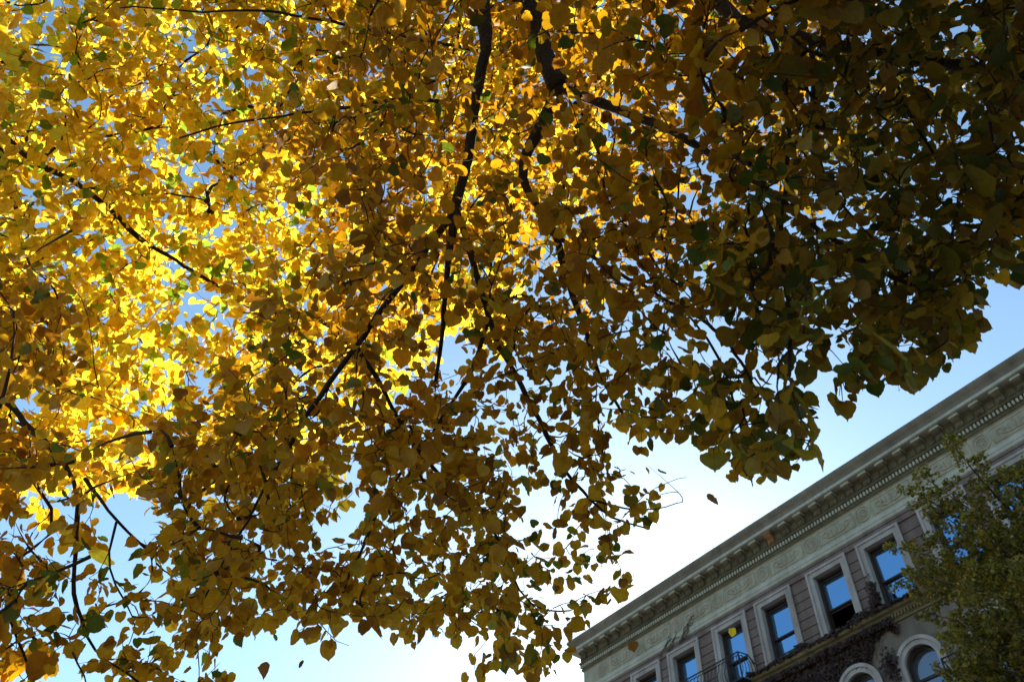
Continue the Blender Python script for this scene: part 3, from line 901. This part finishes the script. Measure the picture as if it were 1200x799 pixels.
# high top of the same tree, above the limbs seen from the pavement
top = fork + np.array([-.5, .4, 3.2])
t1.limb([fork, fork + np.array([-.2, .2, 1.5]), top, top + np.array([-.5, .4, 1.8])], 0.12, 0.02)
for u, v, d in ((420, -40, 6.6), (620, 20, 6.8), (780, 60, 6.6), (900, 40, 6.2), (520, 160, 6.6), (700, 190, 6.4)):
    e = pt(u, v, d)
    t1.limb([top + np.array([-.1, .1, -.6]), (top + e) / 2 + np.array([0, 0, .35]), e], 0.035, 0.006)
for k in range(6):
    a = math.radians(100 + k * 40)
    e = T1 + np.array([math.sin(a) * 2.6, math.cos(a) * 2.6, 5.2 + .4 * (k % 2)])
    if abs(a - math.radians(304)) < .5: continue
    t1.limb([fork, (fork + e) / 2 + np.array([0, 0, .5]), e], 0.06, 0.01)
tg_near = np.concatenate([sample(NEAR, 5000, 0.84, 1.34, u0=-120, power=1.15, use_depth=True),
                          sample(NEAR, 420, 0.9, 1.25, u0=840, u1=1130, v0=280, v1=560, use_depth=True),
                          sample(NEAR, 260, 0.9, 1.25, u0=320, u1=580, v0=470, v1=720, use_depth=True),
                          sample(NEAR, 1650, 0.95, 2.0, u0=840, u1=1450, v0=-420, v1=330, use_depth=True)])  # extra boughs at the right, partly unseen, added to darken the canopy there
tg_high = sample(HIGH, 2600, 5.2, 7.8)
back = []
while len(back) < 1000:
    p = T1 + np.array([0, 0, 5.2]) + rng.normal(0, 1, 3) * np.array([1.7, 1.7, 1.3])
    uu, vv, w = proj(p)
    if w[0] > 0.3 and -450 < uu[0] < 1460 and -460 < vv[0] < 900: continue
    if p[2] < 3.2: continue
    back.append(p)
t1.grow(np.concatenate([tg_near, tg_high, np.array(back)]))
tree1 = empty('linden_tree', T1)
tag(tree1, 'large golden yellow linden overhead, its dark limbs running down from the top of the photo', 'tree')
def limb_parts(tree, root, name0='trunk', name1='branch'):
    for i, (p, r) in enumerate(tree.limbs):
        bm = bmesh.new()
        tube(bm, p, r, 12 if r[0] > .02 else 6)
        obj(name0 if i == 0 else name1, bm, M['bark'], root, smooth=True)
limb_parts(t1, tree1)
ends = np.array([p[-1] for p, j, k in t1.twigs])
eu, ev, ew = proj(ends)
kt = ~((ew > .2) & (eu > -30) & (eu < 1230) & (ev > -30) & (ev < 830)) | (np.maximum(NEAR(eu, ev), HIGH(eu, ev)) > 2.0)
t1.twig_mesh('twigs', M['twig'], tree1, keep=kt)
b, d, n, ti = t1.leaves(step=0.0215, petiole=.03)
uu, vv, w = proj(b + d * .035)
infr = (w > 0.2) & (uu > -30) & (uu < 1230) & (vv > -30) & (vv < 830)
dist = np.linalg.norm(b - EYE, axis=1)
dens = np.maximum(NEAR(uu, vv), np.where(dist > 5, HIGH(uu, vv), 0))
keep = ~infr | (dens + rng.normal(0, 1.0, len(b)) > 2.4)
keep &= (dist > 1.7) & kt[ti]
for li, (lp, lr) in enumerate(t1.limbs[1:16], 1):                      # the big limbs are bare underneath
    lp, lr = lp[::2], lr[::2]
    sel = lr > 0.011
    if not sel.any(): continue
    lu, lv, lw = proj(lp[sel]); ld = np.linalg.norm(lp[sel] - EYE, axis=1); rr = lr[sel] / ld * FPX
    for x, y, dd, r_, ww in zip(lu, lv, ld, rr, lw):
        if ww < .3 or not (-50 < x < 1250 and -50 < y < 850): continue
        near = (np.hypot(uu - x, vv - y) < r_ + 5) & (dist < dd + .05) & (w > .2)
        keep[near] &= rng.random(near.sum()) < (0.5 if r_ < 6 else {1: .22, 2: .3, 6: .5, 12: .22}.get(li, .42))
b, d, n = b[keep], d[keep], n[keep]
size = 0.0445 * np.exp(rng.normal(0, 0.27, len(b)))
uu, vv, w = proj(b)
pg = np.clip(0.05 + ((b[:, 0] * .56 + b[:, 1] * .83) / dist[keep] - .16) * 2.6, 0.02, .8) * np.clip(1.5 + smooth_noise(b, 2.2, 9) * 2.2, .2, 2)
gr = rng.random(len(b)) < pg                       # boughs towards the street: greener, with shade put into their colour
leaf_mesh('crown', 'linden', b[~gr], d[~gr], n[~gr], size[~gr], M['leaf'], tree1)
leaf_mesh('greenish_shade_leaves', 'linden', b[gr], d[gr], n[gr], size[gr] * 1.05, M['leaf3'], tree1)
print('tree1 twigs', len(t1.twigs), 'leaves', len(b))

# ------------------------------------------------------------------ second linden, sunlit, to the left
t2 = Tree()
T2 = np.array([-5.6, -5.4, 0.0])
f2 = T2 + np.array([.2, .3, 4.2])
t2.limb([T2 + np.array([0, 0, -.05]), T2 + np.array([.05, .0, 1.5]), f2], 0.2, 0.14)
def lb2(pts, r0, r1, **k):
    t2.limb([pt(*p) if not isinstance(p, np.ndarray) else p for p in pts], r0, r1, **k)
lb2([f2, (f2 + pt(-160, 60, 6.6)) / 2 + np.array([0, 0, .4]), (-160, 60, 6.6), (-20, 140, 6.4), (3, 168, 6.35), (10, 208, 6.3), (30, 270, 6.2)], 0.08, 0.014)
lb2([(-20, 140, 6.4), (40, 190, 6.3), (85, 214, 6.2), (130, 250, 6.1), (160, 280, 6.05), (205, 308, 6.0), (290, 352, 5.9), (380, 380, 5.9)], 0.024, 0.005)
lb2([(85, 214, 6.2), (150, 230, 6.2), (200, 225, 6.3), (260, 240, 6.4)], 0.009, 0.003)
lb2([f2, (f2 + pt(-60, 430, 5.6)) / 2 + np.array([0, 0, .5]), (-60, 430, 5.6), (40, 500, 5.4), (90, 560, 5.1), (92, 620, 4.9), (86, 690, 4.8), (94, 720, 4.75), (112, 757, 4.7), (160, 797, 4.7)], 0.05, 0.007)
lb2([(100, 560, 5.1), (118, 584, 5.0), (140, 612, 4.95), (185, 656, 4.9)], 0.012, 0.004)
lb2([(138, 610, 4.95), (130, 665, 4.9), (155, 722, 4.85)], 0.007, 0.003)
lb2([(-60, 430, 5.6), (60, 595, 5.0), (22, 650, 4.9), (5, 700, 4.85), (18, 745, 4.8), (40, 800, 4.8)], 0.014, 0.005)
for u, v, dd in ((60, -60, 8.0), (200, 20, 8.2), (330, 60, 8.2), (180, 180, 7.8), (330, 260, 7.6), (120, 400, 7.0), (300, 450, 6.8), (-150, 300, 7.5), (420, 140, 8.2)):
    e = pt(u, v, dd)
    t2.limb([f2 + np.array([0, 0, .2]), (f2 + e) / 2 + np.array([0, 0, .7]), e], 0.035, 0.003, power=.5, wobble=.03)
tg = np.concatenate([sample(FAR, 5600, 5.3, 8.6, u0=-160, v0=-200, v1=570, thin=1.2), sample(FAR, 520, 4.4, 5.3, u0=-160, v0=520)])
t2.grow(tg, maxlen=2.2)
tree2 = empty('linden_tree', T2)
tag(tree2, 'bright sunlit yellow linden at the left, showing between the darker leaves of the nearer tree', 'tree')
limb_parts(t2, tree2)
t2.twig_mesh('twigs', M['twig'], tree2)
b, d, n, ti = t2.leaves(step=0.025, last=0.5, tilt=.55)
uu, vv, w = proj(b)
infr = (w > 0.2) & (uu > -30) & (uu < 1230) & (vv > -30) & (vv < 830)
keep = ~infr | (FAR(uu, vv) + rng.normal(0, .5, len(b)) > 1.0)
b, d, n = b[keep], d[keep], n[keep]
sz = 0.061 * np.exp(rng.normal(0, 0.25, len(b)))
lo = b[:, 2] + rng.normal(0, .25, len(b)) < 4.45     # the lowest boughs take the deeper yellow of the near tree
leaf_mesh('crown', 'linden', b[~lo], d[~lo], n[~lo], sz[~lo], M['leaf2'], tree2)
leaf_mesh('lower_leaves', 'linden', b[lo], d[lo], n[lo], sz[lo] * .9, M['leaf'], tree2)
print('tree2 twigs', len(t2.twigs), 'leaves', len(b))

# ------------------------------------------------------------------ small olive tree before the facade
q = pt(1200, 660, 10.0) - EYE
C3 = EYE + q * (13.4 / q[1])
T3 = np.array([C3[0] + .5, 13.4, 0.0])
t3 = Tree()
f3 = C3 + np.array([.4, 0, -3.0])
t3.limb([T3 + np.array([0, 0, -.05]), (T3 + f3) / 2 + np.array([.08, 0, 0]), f3, C3 + np.array([.1, .1, .6])], 0.15, 0.04)
lims = []
while len(lims) < 100:                              # boughs sweep up and outward
    z0 = rng.uniform(-3.4, .5)
    a = C3 + np.array([.35, 0, z0])
    az_ = rng.uniform(0, 2 * PI)
    R = rng.uniform(1.3, 2.1)
    e = a + np.array([math.cos(az_) * R - .2, math.sin(az_) * R * .8, rng.uniform(.6, 1.6)])
    if e[2] > C3[2] + 1.5: continue
    t3.limb([a, (a + e) / 2 + np.array([0, 0, -.15]), e], 0.024, 0.005)
    lims.append((a, e))
tg = []
for a, e in lims:
    for k in range(54):
        u = rng.uniform(.2, 1.1)
        tg.append(a + (e - a) * u + rng.normal(0, .22 * (1.3 - u * .85), 3))
t3.grow(np.array(tg), seg=.08, droop=-.3, maxlen=1.0)
tree3 = empty('street_tree', T3)
tag(tree3, 'small leaved olive green tree standing before the stone facade', 'tree')
limb_parts(t3, tree3)
t3.twig_mesh('twigs', M['twig'], tree3, rmin=.0015, rk=.001)
b, d, n, ti = t3.leaves(step=.0036, last=.8, petiole=.05, hang=-.1, tilt=.9)
leaf_mesh('crown', 'fan', b, d, n, .047 * np.exp(rng.normal(0, .3, len(b))), M['smallleaf'], tree3, uv=False)
print('tree3 leaves', len(b))

# ------------------------------------------------------------------ red creeper on the facade
ivy = empty('climbing_ivy', (-12, Y0, 0))
tag(ivy, 'dark red creeper spreading under the belt course and along the window sills', 'creeper')
pts, nrm = [], []
def put(x, z, y): pts.append((x, y, Z(z))); nrm.append((rng.normal(0, .45), -1, rng.normal(.3, .45)))
cnt = 0
while cnt < 7500:                                 # hanging mat below the ledge
    x, z = rng.uniform(-17.5, -10.2), rng.uniform(11.2, 12.95)
    edge = 12.72 - .85 * np.clip((-10.4 - x) / 1.5, 0, 1) - .5 * np.clip((-12 - x) / 2, 0, 1)
    nz = .18 * math.sin(x * 5.1) + .14 * math.sin(x * 11.3 + 1) + .1 * math.sin(z * 9 + x * 4)
    if z < edge + nz: continue
    if any((x - c) ** 2 + (z - AZC) ** 2 < .64 ** 2 for c in arches): continue
    if rng.random() < .25 * (1 + math.sin(x * 3.3 + z * 6)): continue
    onl = z > 12.8
    put(x, z, Y0 - (.16 if onl else .03) - rng.uniform(0, .05)); cnt += 1
for k in range(260):                              # clump beside the arch
    r = abs(rng.normal(0, .16)); a = rng.uniform(0, 6.28)
    put(-10.68 + r * math.cos(a) * .7, 11.75 + r * math.sin(a) * 1.5, Y0 - .13 - rng.uniform(0, .08))
for k in range(2200):                             # along the top of the ledge
    x = rng.uniform(-15.2, -9.2)
    h = .05 + .13 * max(0, math.sin(x * 2.7) * .6 + math.sin(x * 6.1) * .5 + .35)
    put(x, 13.2 + rng.uniform(0, h), Y0 - rng.uniform(.12, .30))
for k in range(420):                              # up the jamb of one window
    z = 13.25 + abs(rng.normal(0, .38)); put(-10.50 + rng.normal(0, .07) + .05 * math.sin(z * 6), min(z, 14.4), Y0 - rng.uniform(.10, .22))
pts, nrm = np.array(pts), np.array(nrm, float)
td = np.stack([rng.normal(0, .5, len(pts)), rng.normal(-.25, .2, len(pts)), -np.ones(len(pts))], 1)
leaf_mesh('foliage', 'ivy', pts, td, nrm, .085 * np.exp(rng.normal(0, .3, len(pts))), M['ivy'], ivy, uv=False)
bm = bmesh.new()
for k in range(26):
    x = rng.uniform(-16.5, -10.4); p = [(x, Y0 - .03, Z(12.8))]
    for s in range(9): p.append((p[-1][0] + rng.normal(0, .09), Y0 - .03 - rng.uniform(0, .02), p[-1][2] - rng.uniform(.05, .15)))
    tube(bm, p, .006, 4)
obj('creeper_stem', bm, M['twig'], ivy)
bm = bmesh.new()
for x0, z0 in ((-18.9, 15.5), (-18.6, 15.5), (-18.0, 15.6), (-17.8, 15.7)):   # bare tendrils below the frieze
    for b_ in range(3):
        p = [(x0, Y0 - .05, Z(z0))]
        for s in range(10): p.append((p[-1][0] + rng.normal(.06, .05), Y0 - .12, p[-1][2] + rng.normal(.05, .05)))
        tube(bm, p, .011, 4)
obj('bare_tendril', bm, M['twig'], ivy)

# ------------------------------------------------------------------ loose leaves falling through the air
def falling(u, v, d, size, tdir, nv, label, mat='leaf', fold=.3):
    c = pt(u, v, d)
    o = leaf_mesh('falling_leaf', 'linden', c[None], np.array([tdir], float), np.array([nv], float), np.array([size]), M[mat], None, fold=fold)
    me = o.data
    me.transform(Matrix.Translation(-Vector(c))); o.location = c
    tag(o, label, 'leaf', 'falling leaves')
to = -Fv
falling(303, 781, 3.6, .055, Rv * .5 - Uv * .8, to * .35 + Rv * .9, 'larger of two dark leaves falling against the pale sky, folded like a wedge', 'deadleaf', fold=.8)
falling(353, 774, 4.2, .036, Rv * -.2 - Uv, to * .4 + Rv, 'smaller of two dark leaves falling against the pale sky, a rounded speck', 'deadleaf')
falling(829, 583, 4.0, .065, Rv * .9 - Uv * .35, to * .4 + Uv, 'falling leaf seen edge on just past the tip of a twig', 'deadleaf')
falling(1088, 436, 3.6, .045, Rv * .6 - Uv * .7, to * .7 + Rv * .6, 'small brown leaf falling in clear sky above the roof edge', 'deadleaf')
falling(857, 736, 3.2, .030, Rv * .1 - Uv, to + Rv * .2, 'yellow leaf falling before the head of a top floor window', 'leaf2')
falling(741, 752, 3.4, .040, Rv * .2 - Uv, to * .8 + Uv * .5, 'brown leaf falling before the carved frieze near the corner', 'deadleaf')
